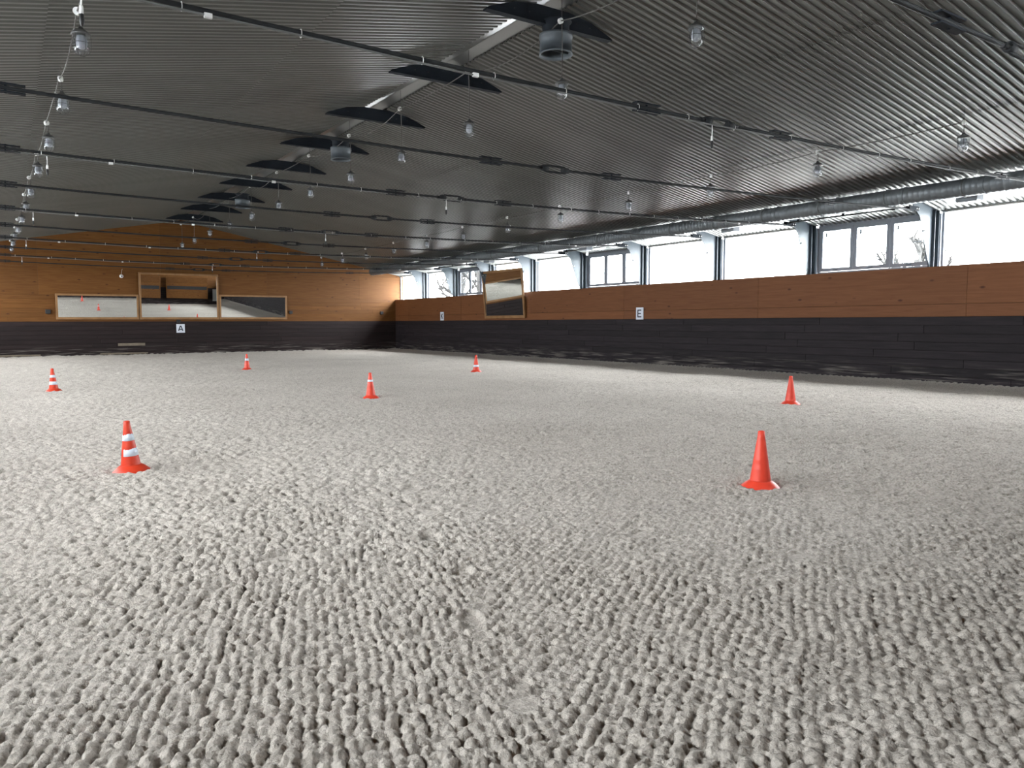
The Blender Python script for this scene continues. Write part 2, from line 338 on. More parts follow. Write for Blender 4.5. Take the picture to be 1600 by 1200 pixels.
def build_sand():
    r_in, r_out, st = 1.75, 47.0, 0.00262
    nr = int(math.log(r_out / r_in) / st) + 1
    th = np.arange(yaw - 0.80, yaw + 0.80, st)
    R = r_in * np.exp(np.arange(nr) * st)
    T, RR = np.meshgrid(th, R)
    X = RR * np.sin(T); Y = RR * np.cos(T)
    ok = (X > XL + 0.02) & (X < XR - 0.02) & (Y > YN + 0.02) & (Y < YF - 0.02)
    Z = sand_height(X, Y)
    nt = len(th)
    idx = np.arange(nr * nt).reshape(nr, nt)
    fo = ok[:-1, :-1] & ok[1:, :-1] & ok[1:, 1:] & ok[:-1, 1:]
    q = np.stack([idx[:-1, :-1][fo], idx[:-1, 1:][fo], idx[1:, 1:][fo], idx[1:, :-1][fo]], 1)
    V = np.stack([X.ravel(), Y.ravel(), Z.ravel()], 1)
    # coarser remainder of the arena, outside the fan
    gx = np.linspace(XL + .02, XR - .02, 223); gy = np.linspace(YN + .02, YF - .02, 404)
    GX, GY = np.meshgrid(gx, gy); GZ = sand_height(GX, GY)
    ang = np.arctan2(GX, GY) - yaw; rad = np.hypot(GX, GY)
    out = ~((np.abs(ang) < 0.785) & (rad > 1.95))
    GZ = np.where(out, GZ, -0.05)
    id2 = np.arange(GX.size).reshape(GX.shape) + len(V)
    keep = out[:-1, :-1] | out[1:, :-1] | out[1:, 1:] | out[:-1, 1:]
    q2 = np.stack([id2[:-1, :-1][keep], id2[:-1, 1:][keep], id2[1:, 1:][keep], id2[1:, :-1][keep]], 1)
    V = np.concatenate([V, np.stack([GX.ravel(), GY.ravel(), GZ.ravel()], 1)])
    q = np.concatenate([q, q2])
    used = np.zeros(len(V), bool); used[q.ravel()] = True
    remap = np.cumsum(used) - 1; V = V[used]; q = remap[q]
    # outward (up) winding
    a = V[q[0]]
    n = np.cross(a[1] - a[0], a[2] - a[0])
    if n[2] < 0: q = q[:, ::-1]
    me = bpy.data.meshes.new('sand_footing')
    me.vertices.add(len(V)); me.vertices.foreach_set('co', V.astype(np.float32).ravel())
    me.loops.add(q.size); me.loops.foreach_set('vertex_index', q.ravel().astype(np.int32))
    me.polygons.add(len(q)); me.polygons.foreach_set('loop_start', np.arange(0, q.size, 4, dtype=np.int32))
    me.polygons.foreach_set('loop_total', np.full(len(q), 4, dtype=np.int32))
    me.polygons.foreach_set('use_smooth', np.ones(len(q), bool))
    me.update(calc_edges=True); me.validate(); me.materials.append(M['sand'])
    o = bpy.data.objects.new('sand_footing', me); COL.objects.link(o)
    tag(o, 'pale grey raked arena sand broken into small clods, covering the whole riding floor', 'sand', kind='stuff')
build_sand()
fl = MB().box(XL - 0.5, XR + 0.5, YN - 0.3, YF + 0.3, -0.35, -0.07).build('floor', M['dark_backing']); tag(fl, kind='structure')
gd = MB().box(-120, 140, -100, 160, -0.6, -0.40).build('ground', M['outside']); tag(gd, kind='structure')

# ---------------------------------------------------------------- long walls
def side_x(side, u):                       # u = distance inward from the wall face
    return XR - u if side > 0 else XL + u
def long_wall(side, nm):
    def bx(mb, u0, u1, y0, y1, z0, z1, bev=False):
        a, b = sorted((side_x(side, u0), side_x(side, u1)))
        return mb.bev(a, b, y0, y1, z0, z1, 0.004, 0, -side) if bev else mb.box(a, b, y0, y1, z0, z1)
    wl = bx(MB(), -0.03, -0.20, YN - 0.3, YF + 0.3, -0.4, ZT - 0.01).build(nm, M['dark_backing']); tag(wl, kind='structure')
    rnd = random.Random(7 + side)
    rows = 8; hh = ZB / rows
    for k in range(rows):
        y = YN - rnd.uniform(0, 3)
        out = 0.035 if k == 0 else (0.018 if k == 1 else 0.0)
        while y < YF:
            L = rnd.choice((3.3, 4.2, 5.0)); a = max(y, YN); b = min(y + L, YF)
            if b - a > 0.05:
                bx(MB(), out + rnd.uniform(0, 0.006), -0.03, a + 0.003, b - 0.003, k * hh + 0.003, (k + 1) * hh - 0.003, True).build('plank', M['kickY'], wl)
            y += L
    ys = [YN, 3.1] + [9.0 + 5.85 * i for i in range(6)]
    ys = [v for v in ys if v < YF - 0.5] + [YF]
    for i in range(len(ys) - 1):
        for (z0, z1) in ((ZB, 1.90), (1.90, ZT)):
            bx(MB(), 0.0 + rnd.uniform(0, 0.005), -0.03, ys[i] + 0.002, ys[i + 1] - 0.002, z0 + 0.003, z1 - 0.002, True).build('panel', M['pineY'], wl)
    bx(MB(), 0.004, -0.22, YN, YF, ZT - 0.002, ZT + 0.018).build('sill', M['pineY'], wl)
    # head beam over the windows
    hb = bx(MB(), -0.30, -0.46, YN - 0.3, YF + 0.3, 4.11, 4.6).build('trim_1' if side > 0 else 'trim_2', M['win']); tag(hb, kind='structure')
    return wl
long_wall(1, 'wall_right'); long_wall(-1, 'wall_left')

# ---------------------------------------------------------------- far wall and near wall
def gable(nm, y, sgn, mirror_gap=False):
    """sgn -1: face looks toward -Y"""
    poly = [(XL - 0.3, -0.4), (XR + 0.5, -0.4), (XR + 0.5, zc(XR + 0.5) + 0.3), (XC, ZR + 0.3), (XL - 0.3, zc(XL - 0.3) + 0.3)]
    a, b = (y + 0.03, y + 0.25) if sgn < 0 else (y - 0.25, y - 0.03)
    if sgn > 0:
        g0, g1 = 3.87, 4.40  # opening for the glazed strip added to light the foreground
        cut = lambda z: (XC - (ZR + .3 - z) / SL, XC + (ZR + .3 - z) / SR)
        l1, r1 = cut(g1)
        lo_ = MB().prism([(XL - .3, -.4), (XR + .5, -.4), (XR + .5, g0), (XL - .3, g0)], 1, a, b)
        lo_.prism([(l1, g1), (r1, g1), (XC, ZR + .3)], 1, a, b)
        lo_.box(XL - .3, 3.5, a, b, g0, g1); lo_.box(XR - 1.0, XR + .3, a, b, g0, g1)
        wl = lo_.build(nm, M['dark_backing'])
    else: wl = MB().prism(poly, 1, a, b).build(nm, M['dark_backing'])
    tag(wl, kind='structure')
    rnd = random.Random(31 + sgn); rows = 8; hh = ZB / rows
    def put(x0, x1, z0, z1, out, name, m):
        f0, f1 = (y - out, y + 0.03) if sgn < 0 else (y - 0.03, y + out)
        MB().bev(x0, x1, f0, f1, z0, z1, 0.004, 1, sgn).build(name, m, wl)
    for k in range(rows):
        x = XL - rnd.uniform(0, 3); out = 0.035 if k == 0 else (0.018 if k == 1 else 0.0)
        while x < XR:
            L = rnd.choice((3.3, 4.2, 5.0)); a, b = max(x, XL), min(x + L, XR)
            if b - a > 0.05: put(a + 0.003, b - 0.003, k * hh + 0.003, (k + 1) * hh - 0.003, out + rnd.uniform(0, 0.006), 'plank', M['kickX'])
            x += L
    # knotty boards above the kick boards, then large panels up to the roof
    for k in range(6 if sgn < 0 else 12):
        x = XL - rnd.uniform(0, 4); z0 = ZB + k * 0.2
        while x < XR:
            L = rnd.choice((4.0, 5.0)); a, b = max(x, XL), min(x + L, XR)
            if b - a > 0.05: put(a + 0.001, b - 0.001, z0 + 0.001, z0 + 0.199, rnd.uniform(0, 0.002), 'board', M['pineX'])
            x += L
    z0 = ZB + 1.2 if sgn < 0 else 4.40
    xs = [XL, 1.3, 6.3, 11.3, 16.3, XR + 0.5]
    for (za, zb) in (((z0, 4.05), (4.05, 5.3), (5.3, 6.45)) if sgn < 0 else ((z0, 5.3), (5.3, 6.45))):
        for i in range(len(xs) - 1):
            x0, x1 = xs[i] + 0.002, xs[i + 1] - 0.002
            pts = []
            N_ = 12
            top = [(x0 + (x1 - x0) * t / N_) for t in range(N_ + 1)]
            if x0 < XC < x1: top = sorted(top + [XC])
            tz = [min(zb - 0.002, zc(t) + 0.05) for t in top]
            if max(tz) <= za + 0.02: continue
            sel = [(t, z) for t, z in zip(top, tz) if z > za + 0.005]
            # keep the exact crossing of the roof line with the lower edge
            lo, hi = sel[0][0], sel[-1][0]
            if lo > x0: lo2 = XC - (ZR + 0.05 - za - 0.005) / SL; sel = [(max(x0, lo2), za + 0.006)] + sel
            if hi < x1: hi2 = XC + (ZR + 0.05 - za - 0.005) / SR; sel = sel + [(min(x1, hi2), za + 0.006)]
            poly = [(sel[0][0], za + 0.002), (sel[-1][0], za + 0.002)] + sel[::-1]
            o = rnd.uniform(0, 0.003)
            f0, f1 = (y - o, y + 0.03) if sgn < 0 else (y - 0.03, y + o)
            MB().prism(poly, 1, f0, f1).build('panel', M['pineX'], wl)
    return wl
gable('wall_far', YF, -1)
near = gable('wall_near', YN, 1)
gw = MB()  # glazed strip added in the near wall to brighten the foreground sand
for z in (3.87, 4.36): gw.box(3.5, XR - 1.0, YN - .16, YN - .10, z, z + .04)
x = 3.5
xs_ = []
while x < XR - 1.0: xs_.append(x); x += 1.69
for x in xs_ + [XR - 1.06]: gw.box(x, x + .06, YN - .158, YN - .102, 3.91, 4.36)
gwo = gw.build('window_40', M['win']); tag(gwo, kind='structure')
for i, x in enumerate(xs_):
    MB().box(x + .06, min(x + 1.69, XR - 1.06), YN - .134, YN - .128, 3.91, 4.36).build('pane', M['pane'], gwo)

# ---------------------------------------------------------------- roof
cover = MB().prism([(XL - 1.0, zc(XL - 1.0) + 0.16), (XC, ZR + 0.26), (XR + 1.0, zc(XR + 1.0) + 0.16), (XR + 1.0, zc(XR + 1.0) + 0.22), (XC, ZR + 0.34), (XL - 1.0, zc(XL - 1.0) + 0.22)], 1, YN - 0.3, YF + 0.3).build('ceiling', M['dark_backing'])
tag(cover, kind='structure')  # dark cover above the sheets, added out of view to block sky light
PITCH = 0.14
def sheet(x0, x1, dz):
    """trapezoidal sheeting between two x stations, ribs running down the slope, 3 mm lap"""
    prof = [(0.0, 0.0), (0.052, 0.0), (0.068, 0.034), (0.122, 0.034), (0.138, 0.0)]
    n = int((YF - YN) / PITCH)
    ys = []; zs = []
    for i in range(n + 1):
        for (a, b) in prof[:4]:
            y = YN + i * PITCH + a
            if y < YF + 0.02: ys.append(y); zs.append(b)
    vs = []
    for x in (x0, x1):
        for y, z in zip(ys, zs): vs.append((x, y, zc(x) + z + dz))
    m = len(ys)
    mb = MB(); mb.add(vs, [(i, i + 1, m + i + 1, m + i) for i in range(m - 1)])
    return mb.build('roof_sheet', M['sheet'], cover)
for (a, b, dz) in ((7.52, 10.63, 0.010), (10.60, 14.03, 0.0), (14.0, XR + 0.6, -0.010), (7.04, 3.96, 0.010), (3.99, 0.56, 0.0), (0.59, XL - 0.6, -0.010)):
    sheet(a, b, dz)
RF = MB().add([(6.85, YN, zc(6.85) + .045), (7.05, YN, zc(7.05) + .042), (XC, YN, ZR + .05), (7.72, YN, zc(7.72) + .045), (6.85, YF, zc(6.85) + .045), (7.05, YF, zc(7.05) + .042), (XC, YF, ZR + .05), (7.72, YF, zc(7.72) + .045)],
              [(0, 1, 5, 4), (1, 2, 6, 5), (2, 3, 7, 6)]).build('ridge_flashing', M['flash'], cover)

# ---------------------------------------------------------------- windows in the long walls
WU = -0.36      # window plane, outward of the wall face
def bay_window(side, y0, y1, idx, casement):
    nm = 'window_%d' % idx
    def X(u0, u1): return sorted((side_x(side, u0), side_x(side, u1)))
    zt, zb = 4.10 if casement else 4.115, ZT + 0.02
    fr = MB()
    a, b = X(WU - 0.03, WU + 0.03)
    if casement:
        for (p, q, s, t) in ((y0, y1, zb, zb + 0.06), (y0, y1, zt - 0.06, zt), (y0, y0 + 0.05, zb + 0.06, zt - 0.06), (y1 - 0.05, y1, zb + 0.06, zt - 0.06)):
            fr.box(a, b, p, q, s, t)
        root = fr.build(nm, M['win']); tag(root, kind='structure')
        n = 3; wdt = (y1 - y0 - 0.1) / n
        for i in range(n):
            p = y0 + 0.05 + i * wdt; q = p + wdt
            sa, sb = X(WU + 0.005, WU + 0.05)
            s = MB(); e = 0.095
            s.box(sa, sb, p + .004, q - .004, zb + 0.064, zb + 0.064 + e); s.box(sa, sb, p + .004, q - .004, zt - 0.064 - e, zt - 0.064)
            s.box(sa, sb, p + .004, p + e, zb + 0.064 + e, zt - 0.064 - e); s.box(sa, sb, q - e, q - .004, zb + 0.064 + e, zt - 0.064 - e)
            so = s.build('sash', M['win'], root)
            ga, gb = X(WU + 0.022, WU + 0.028)
            MB().box(ga, gb, p + e, q - e, zb + 0.064 + e, zt - 0.064 - e).build('pane', M['pane'], so)
            MB().box(*X(WU + 0.028, WU + 0.040), p + e, q - e, 3.44, 3.455).build('glazing_bar', M['win'], so)
            MB().box(*X(WU + 0.028, WU + 0.036), q - e - .12, q - e - .07, zt - .32, zt - .20).build('sticker', M['win'], so)
            ha, hb = X(WU + 0.05, WU + 0.075)
            MB().box(ha, hb, (p + q) / 2 - .06, (p + q) / 2 + .06, zb + 0.095, zb + 0.115).build('handle', M['column_dark'], so)
    else:
        fr.box(a, b, y0, y1, zb, zb + 0.03); fr.box(a, b, y0, y0 + 0.05, zb + .03, zt); fr.box(a, b, y1 - 0.05, y1, zb + .03, zt)
        root = fr.build(nm, M['win']); tag(root, kind='structure')
        x = side_x(side, WU + 0.10)
        MB().tube([(x, y0 + 0.06, zt - 0.02), (x, y1 - 0.06, zt - 0.02)], 0.028, 12).build('rolled_curtain', M['canvas'], root)
    return root
FR = [Y0 + SP * k for k in range(-2, 10)]                # frame stations
edges = [YN] + FR + [YF]
idx = 1
for side in (1, -1):
    for i in range(len(edges) - 1):
        a, b = edges[i], edges[i + 1]
        k = i - 2 - 1 + 0                                   # bay k lies between frame k and k+1
        if b - a < 0.8: continue
        cas = (i - 3) % 3 == 1 and i > 0
        bay_window(side, a + (0.12 if i else 0), b - (0.10 if i < len(edges) - 2 else 0), idx, cas); idx += 1

# ---------------------------------------------------------------- steel columns with tapered haunch plates
def column():
    root = thing('steel_column', '', 'column')
    # local +x points out of the hall, origin at the wall face
    zt = zc(XR + 0.1)
    MB().prism([(0.015, ZT + .02), (0.17, ZT + .02), (0.17, 4.16), (-0.78, 4.345), (-0.95, 4.36), (-0.80, 4.19), (-0.62, 4.04), (-0.50, 3.95), (-0.42, 3.80), (-0.28, 3.40), (-0.10, 2.98)], 1, -0.008, 0.008).build('haunch_plate', M['column'], root)
    mb = MB(); mb.box(0.06, 0.075, -0.075, 0.075, ZT + .02, 4.14)
    mb.build('inner_flange', M['column_dark'], root)
    MB().box(0.215, 0.23, -0.09, 0.09, ZT + .02, 4.12).build('outer_flange', M['column'], root)
    MB().box(0.075, 0.215, 0.009, 0.018, ZT + .02, 4.12).build('web', M['column_dark'], root)
    MB().box(0.25, 0.33, -0.11, -0.05, ZT + .02, 4.05).build('window_post', M['win'], root)
    # bracket that takes the tie rod
    br = MB(); br.box(-1.0, -0.62, -0.045, -0.033, 4.05, 4.15); br.box(-1.0, -0.62, 0.033, 0.045, 4.05, 4.15); br.box(-0.95, -0.66, -0.033, 0.033, 4.135, 4.15)
    br.build('tie_bracket', M['navy'], root)
    for (x, z) in ((-0.70, 4.10), (-0.62, 4.10), (-0.30, 3.62)):
        MB().lathe([(0, -0.028), (0.015, -0.028), (0.015, 0.028), (0, 0.028)], 8, smooth=False)
        b = MB().tube([(x, -0.055, z), (x, 0.055, z)], 0.016, 8).build('bolt', M['white'], root)
    return root
c0 = column(); remember(c0)
for side, word in ((1, 'right'), (-1, 'left')):
    for k, y in enumerate(FR):
        if YF - y < 1: continue
        o = c0 if (side == 1 and k == 0) else copy_tree(c0)
        o.location = (XR if side > 0 else XL, y, 0); o.rotation_euler = (0, 0, 0 if side > 0 else math.pi)
        n = len(FR) - k
        o['label'] = 'pale blue steel column with tapered haunch, %s from far wall along %s windows' % (ORD[n - 1], word)
        o['group'] = 'steel frame columns'

# ---------------------------------------------------------------- ridge gusset plates
def gusset():
    root = thing('ridge_gusset', '', 'gusset')
    zt = -0.335
    MB().prism([(-1.22, zt), (1.20, zt), (1.16, zt + 0.03), (0.75, -0.155), (0.30, -0.085), (-0.30, -0.08), (-0.75, -0.145), (-1.18, zt + 0.03)], 1, -0.05, 0.05).build('plate', M['navy'], root)
    # slim bottom flange closing the plate
    MB().box(-1.2, 1.18, -0.062, 0.062, zt - 0.012, zt).build('bottom_flange', M['navy'], root)
    for x in (-0.72, -0.45, 0.45, 0.72):
        MB().tube([(x, -0.065, zt + 0.10), (x, 0.065, zt + 0.10)], 0.014, 6).build('bolt', M['rod'], root)
    return root
g0 = gusset(); remember(g0)
for k, y in enumerate(FR[1:]):
    o = g0 if k == 0 else copy_tree(g0)
    o.location = (XC, y, ZR)
    o['label'] = 'dark blue triangular steel plate under the ridge, %s from far wall' % ORD[len(FR) - 2 - k]
    o['group'] = 'ridge gusset plates'

# ---------------------------------------------------------------- tie rods
def tz(x, sag=0.0): return 3.905 - sag + (0.175 + sag) * ((x - 7.3) / 10.2) ** 2
def slope(x, sag=0.0): return 2 * (0.175 + sag) * (x - 7.3) / 10.2 ** 2
def tie(y, k):
    sag = 0.12 if k < 0 else 0.0
    n = len(FR) - 2 - k
    root = thing('tie_rod', 'dark steel tie rod spanning the hall, %s from far wall%s' % (ORD[9 - k], ', grey conduit strapped below' if k % 2 == 0 else ''), 'tie rod', (0, y, 0), group='roof tie rods')
    def P(x, dy=0, dz=0): return (x, dy, tz(x, sag) + dz)
    xs = [-2.95 + i * 20.5 / 40 for i in range(41)]
    a = MB(); a.tube([P(x) for x in xs if x < 7.1] + [P(7.17)], 0.021, 8); a.tube([P(7.53)] + [P(x) for x in xs if x > 7.55], 0.021, 8)
    a.build('rod', M['rod'], root)
    for cx in (0.12, 6.16, 8.52, 14.45):
        s = MB()
        for sy in (-1, 1):
            y0, y1 = -0.042, 0.042; z = tz(cx, sag); sl = slope(cx, sag) * 0.18; zl, zh = sorted((z + sy * .034, z + sy * .048))
            s.add([(cx - .18, y0, zl - sl), (cx + .18, y0, zl + sl), (cx + .18, y1, zl + sl), (cx - .18, y1, zl - sl),
                   (cx - .18, y0, zh - sl), (cx + .18, y0, zh + sl), (cx + .18, y1, zh + sl), (cx - .18, y1, zh - sl)],
                  [(0, 3, 2, 1), (4, 5, 6, 7), (0, 1, 5, 4), (1, 2, 6, 5), (2, 3, 7, 6), (3, 0, 4, 7)])
        s.tube([(cx, 0, z - .058), (cx, 0, z + .058)], 0.014, 6)
        s.build('splice_plate', M['navy'], root)
    t = MB(); z = tz(7.35, sag)
    for sy in (-1, 1): t.tube([(7.11, 0, z + sy * .026), (7.18, 0, z + sy * .046), (7.52, 0, z + sy * .046), (7.59, 0, z + sy * .026)], 0.017, 8)
    for x in (7.15, 7.55): t.tube([(x - 0.055, 0, z), (x + 0.055, 0, z)], 0.046, 6)
    t.tube([(7.02, 0, z), (7.10, 0, z)], 0.028, 6); t.tube([(7.60, 0, z), (7.68, 0, z)], 0.028, 6)
    t.build('turnbuckle', M['rod'], root)
    if k % 2 == 0:
        MB().tube([P(x, -.028, -.04 - 0.006 * math.sin(x * 2.1) + 0) for x in xs if -2.6 < x < 17.1], 0.0095, 6).build('conduit', M['conduit'], root)
        rnd = random.Random(k + 50); x = -2.4
        while x < 17:
            p = P(x, -.012, -.012); q = [(p[0], p[1] + .026 * math.cos(t_), p[2] + .036 * math.sin(t_)) for t_ in [i * math.pi / 6 for i in range(13)]]
            MB().tube(q, 0.0035, 5, caps=False).build('cable_clip', M['white'], root)
            x += rnd.uniform(0.75, 1.15)
        for x in (1.45, 3.9, 15.6): MB().box(x - .03, x + .03, -.043, -.013, tz(x, sag) - .062, tz(x, sag) - .026).build('junction_sleeve', M['white'], root)
    return root
for k in range(-1, 10): tie(Y0 + SP * k, k)

# small pendant sensors hanging from the rods that carry conduit
def sensor():
    root = thing('pendant_sensor', '', 'sensor')
    MB().tube([(0, 0, 0), (0.004, 0, -0.06), (0, 0, -0.13)], 0.006, 6).build('cord', M['white'], root)
    MB().lathe([(0, 0), (.011, 0), (.014, -.01), (.014, -.06), (0, -.06)], 10, (0, 0, -0.13)).build('sleeve', M['white'], root)
    MB().lathe([(0, 0), (.015, 0), (.017, -.05), (.010, -.085), (0, -.09)], 10, (0, 0, -0.19)).build('tip', M['black'], root)
    return root
s0 = sensor(); remember(s0); first = True
for k in (0, 2, 4, 6, 8):
    for x, word in ((7.2, 'middle'), (0.62, 'left')):
        if k == 0 and x < 1: x = 0.57
        o = s0 if first else copy_tree(s0); first = False
        o.location = (x, Y0 + SP * k - 0.03, tz(x) - 0.045)
        o['label'] = 'small white and black sensor dangling from the tie rod %s from far wall, %s one' % (ORD[9 - k], word)
        o['group'] = 'pendant sensors'

# ---------------------------------------------------------------- ventilation pipes at the ridge
def vent():
    root = thing('ridge_vent', '', 'vent')
    body = MB().lathe([(.235, .30), (.26, .29), (.26, .235), (.25, .23), (.25, .02), (.262, .015), (.262, -.012), (.24, -.012), (.235, .03), (.235, .30)], 36).build('pipe', M['vent'], root)
    MB().lathe([(.22, .24), (0, .24)], 24).build('damper', M['vent_in'], root)
    MB().tube([(-.235, 0, .06), (.235, 0, .06)], 0.012, 6).build('crossbar', M['vent'], root)
    MB().lathe([(.25, .48), (.215, .46), (.205, .30)], 28).build('roof_collar', M['navy'], root)
    return root
v0 = vent(); remember(v0)
for i, y in enumerate((9.86, 19.0, 28.7)):
    o = v0 if i == 0 else copy_tree(v0); o.location = (XC + 0.06, y, 5.90 - 0.25)
    o.children[0] if False else None
    o['label'] = 'round blue-grey ventilation pipe at the ridge, %s' % ('largest and nearest', 'middle one of three', 'farthest of three')[i]; o['group'] = 'ridge ventilation pipes'

# ---------------------------------------------------------------- pendant lamps
def lamp(cord, sway):
    """origin at the cap top; hangs on a cord from a round junction box"""
    root = thing('caged_lamp', '', 'lamp')
    MB().lathe([(0, .0), (.022, 0), (.026, -.012), (.035, -.03), (.075, -.05), (.092, -.066), (.104, -.082), (.104, -.094), (.085, -.094), (0, -.085)], 24).build('cap', M['cap'], root)
    gl = [(.082, -.094), (.085, -.11), (.085, -.225)] + [(.085 * math.cos(t), -.225 - .085 * math.sin(t)) for t in [i * math.pi / 14 for i in range(1, 8)]]
    MB().lathe(gl, 20).build('glass_globe', M['globe'], root)
    MB().lathe([(0, -.10), (.045, -.10), (.05, -.12), (.060, -.15), (.062, -.19), (.050, -.225), (.025, -.245), (0, -.25)], 14).build('bulb', M['bulb'], root)
    cg = MB()
    for i in range(6):
        a = math.pi * i / 6 * 2 + 0.3
        pts = [(.097, -.09), (.097, -.23)] + [(.097 * math.cos(t), -.23 - .097 * math.sin(t)) for t in [j * math.pi / 8 for j in range(1, 5)]]
        cg.tube([(r * math.cos(a), r * math.sin(a), z) for r, z in pts], 0.0028, 4, caps=False)
    cg.tube([(.098 * math.cos(t), .089 * math.sin(t), -.185) for t in [i * math.pi / 10 for i in range(21)]], 0.0028, 4, caps=False)
    cg.build('wire_cage', M['cage'], root)
    hk = MB(); hk.tube([(.014 * math.cos(t), 0, .014 + .016 * math.sin(t)) for t in [i * math.pi / 5 for i in range(11)]], .004, 5, caps=False); hk.build('hook', M['cage'], root)
    n = 6
    MB().tube([(sway * math.sin(math.pi * i / n) * .5 + 0.0, 0.0, .02 + cord * i / n) for i in range(n + 1)], 0.0075, 6).build('cord', M['cable'], root)
    MB().tube([(0, 0.0, cord), (0, 0, cord + .12)], .0035, 5).build('hanger', M['cage'], root)
    j = MB()
    j.tube([(-.03, -.025, cord + .03), (-.03, .02, cord + .03)], .042, 14); j.build('junction_box', M['white'], root)
    return root
mid = [(7.2, 6.81, 5.16), (7.2, 9.52, 5.18), (7.2, 12.3, 5.18), (7.2, 15.15, 5.18), (7.2, 18.02, 5.20), (7.2, 20.97, 5.25), (7.2, 23.93, 5.28), (7.2, 27.02, 5.31), (7.2, 30.1, 5.33), (7.2, 33.4, 5.36), (7.2, 36.5, 5.36), (7.2, 39.3, 5.36)]
lef = [(0.90, 7.35, 4.88), (0.88, 10.25, 4.88), (0.85, 13.18, 4.88), (0.80, 16.14, 4.88), (0.73, 19.09, 4.88), (0.68, 22.3, 4.88), (0.63, 25.25, 4.88), (0.59, 28.37, 4.88), (0.53, 31.34, 4.88), (0.47, 33.76, 4.88), (0.42, 36.85, 4.88), (0.38, 39.4, 4.88)]
rig = [(13.8, 6.90, 4.70), (13.8, 9.72, 4.72), (13.8, 12.54, 4.70), (13.8, 15.34, 4.71), (13.8, 18.29, 4.73), (13.8, 21.15, 4.73), (13.8, 24.04, 4.73), (13.8, 26.88, 4.71), (13.8, 29.93, 4.68), (13.8, 32.89, 4.68), (13.8, 35.81, 4.69), (13.8, 38.69, 4.70)]
def lamp_row(pts, cord, sway, row, gname):
    p0 = lamp(cord, sway); remember(p0)
    for i, (x, y, z) in enumerate(pts):
        o = p0 if i == 0 else copy_tree(p0)
        c = bpy.data.objects.get(o.name); o.location = (x, y, z); o.rotation_euler = (0, 0, [0.2, -0.5, 1.1, 0.7, -1.2][i % 5] if cord < 0.5 else 0.1)
        o['label'] = 'caged glass lamp of the %s row, %s from the far wall' % (row, ORD[len(pts) - 1 - i]); o['group'] = gname
        # thin wire up to the roof
        top = zc(x) + (0.03 if cord < 0.5 else 0.0) - z
        if top > cord + .12: MB().tube([(0, 0, cord + .10), (0, 0, top)], .0035, 5).build('roof_wire', M['cage'], o)
    cab = MB()
    pr = []
    for i in range(len(pts) - 1):
        a = Vector(pts[i]) + Vector((-.03, 0, cord + .03)); b = Vector(pts[i + 1]) + Vector((-.03, 0, cord + .03))
        sg = 0.22 if cord > 0.5 else (0.16 if row == 'left' else 0.04)
        for t in range(10):
            u = t / 10; p = a.lerp(b, u); p.z -= sg * 4 * u * (1 - u) * (0.6 + 0.4 * math.sin(i * 2.3)) ; pr.append(p)
    pr.append(Vector(pts[-1]) + Vector((-.03, 0, cord + .03)))
    cab.tube(pr, 0.009, 6)
    tag(cab.build('lamp_cable', M['cable']), 'thin grey cable linking the %s row of caged lamps' % row, 'cable', 'lamp supply cables')
lamp_row(mid, 0.80, 0.02, 'middle', 'caged lamps under the ridge')
lamp_row(lef, 0.14, 0.01, 'left', 'caged lamps on the left')
lamp_row(rig, 0.14, 0.01, 'right', 'caged lamps on the right')

# ---------------------------------------------------------------- air duct, opener bars, floodlights
dx, dz_, dr = 16.85, 4.275, 0.185
root = thing('air_duct', 'long round spiral steel air duct hung below the roof along the right windows', 'duct', (dx, 0, dz_))
prof = MB(); segs = []
y = YN + 0.3; ys = []
while y < 39.3: ys.append(y); y += 0.12
vs = []; fs = []; n = 28
rings = []
for yy in ys:
    rings += [(yy, dr), (yy + 0.105, dr), (yy + 0.109, dr + 0.0025), (yy + 0.116, dr + 0.0025)]
for (yy, r_) in rings:
    for i in range(n): a = 2 * math.pi * i / n; vs.append((r_ * math.cos(a), yy, r_ * math.sin(a)))
for k in range(len(rings) - 1):
    for i in range(n): j = (i + 1) % n; fs.append((k * n + i, (k + 1) * n + i, (k + 1) * n + j, k * n + j))
fs.append(tuple(range(n))); fs.append(tuple(range(len(rings) * n - 1, (len(rings) - 1) * n - 1, -1)))
prof.add(vs, fs, True); prof.build('pipe', M['duct'], root)
y = 1.2
while y < 39:
    for d in (0, 0.42):
        pts = [((dr + .008) * math.cos(t), y + d, (dr + .008) * math.sin(t)) for t in [i * math.pi / 14 for i in range(29)]]
        MB().tube(pts, 0.011, 5, caps=False).build('strap', M['conduit'] if d else M['duct'], root)
        MB().tube([(0, y + d, dr), (0, y + d, zc(dx) - dz_ + .02)], 0.006, 5).build('hanger', M['cage'], root)
    y += 1.68
for i, (a, b) in enumerate(((9.9, 13.3), (19.7, 23.3), (29.9, 33.3))):
    r_ = thing('window_opener_bar', 'dark winding bar of the window openers beside the duct, %s' % ('nearest of three', 'middle one of three', 'farthest of three')[i], 'bar', (17.55, 0, 4.13), group='window opener bars')
    MB().tube([(0, a, 0), (0, b, 0)], 0.018, 8).build('bar', M['rod'], r_)
    for yy in (a + .4, (a + b) / 2, b - .4):
        MB().box(-.012, .012, yy - .03, yy + .03, -.025, zc(17.55) - 4.13 + .01).build('bracket', M['navy'], r_)
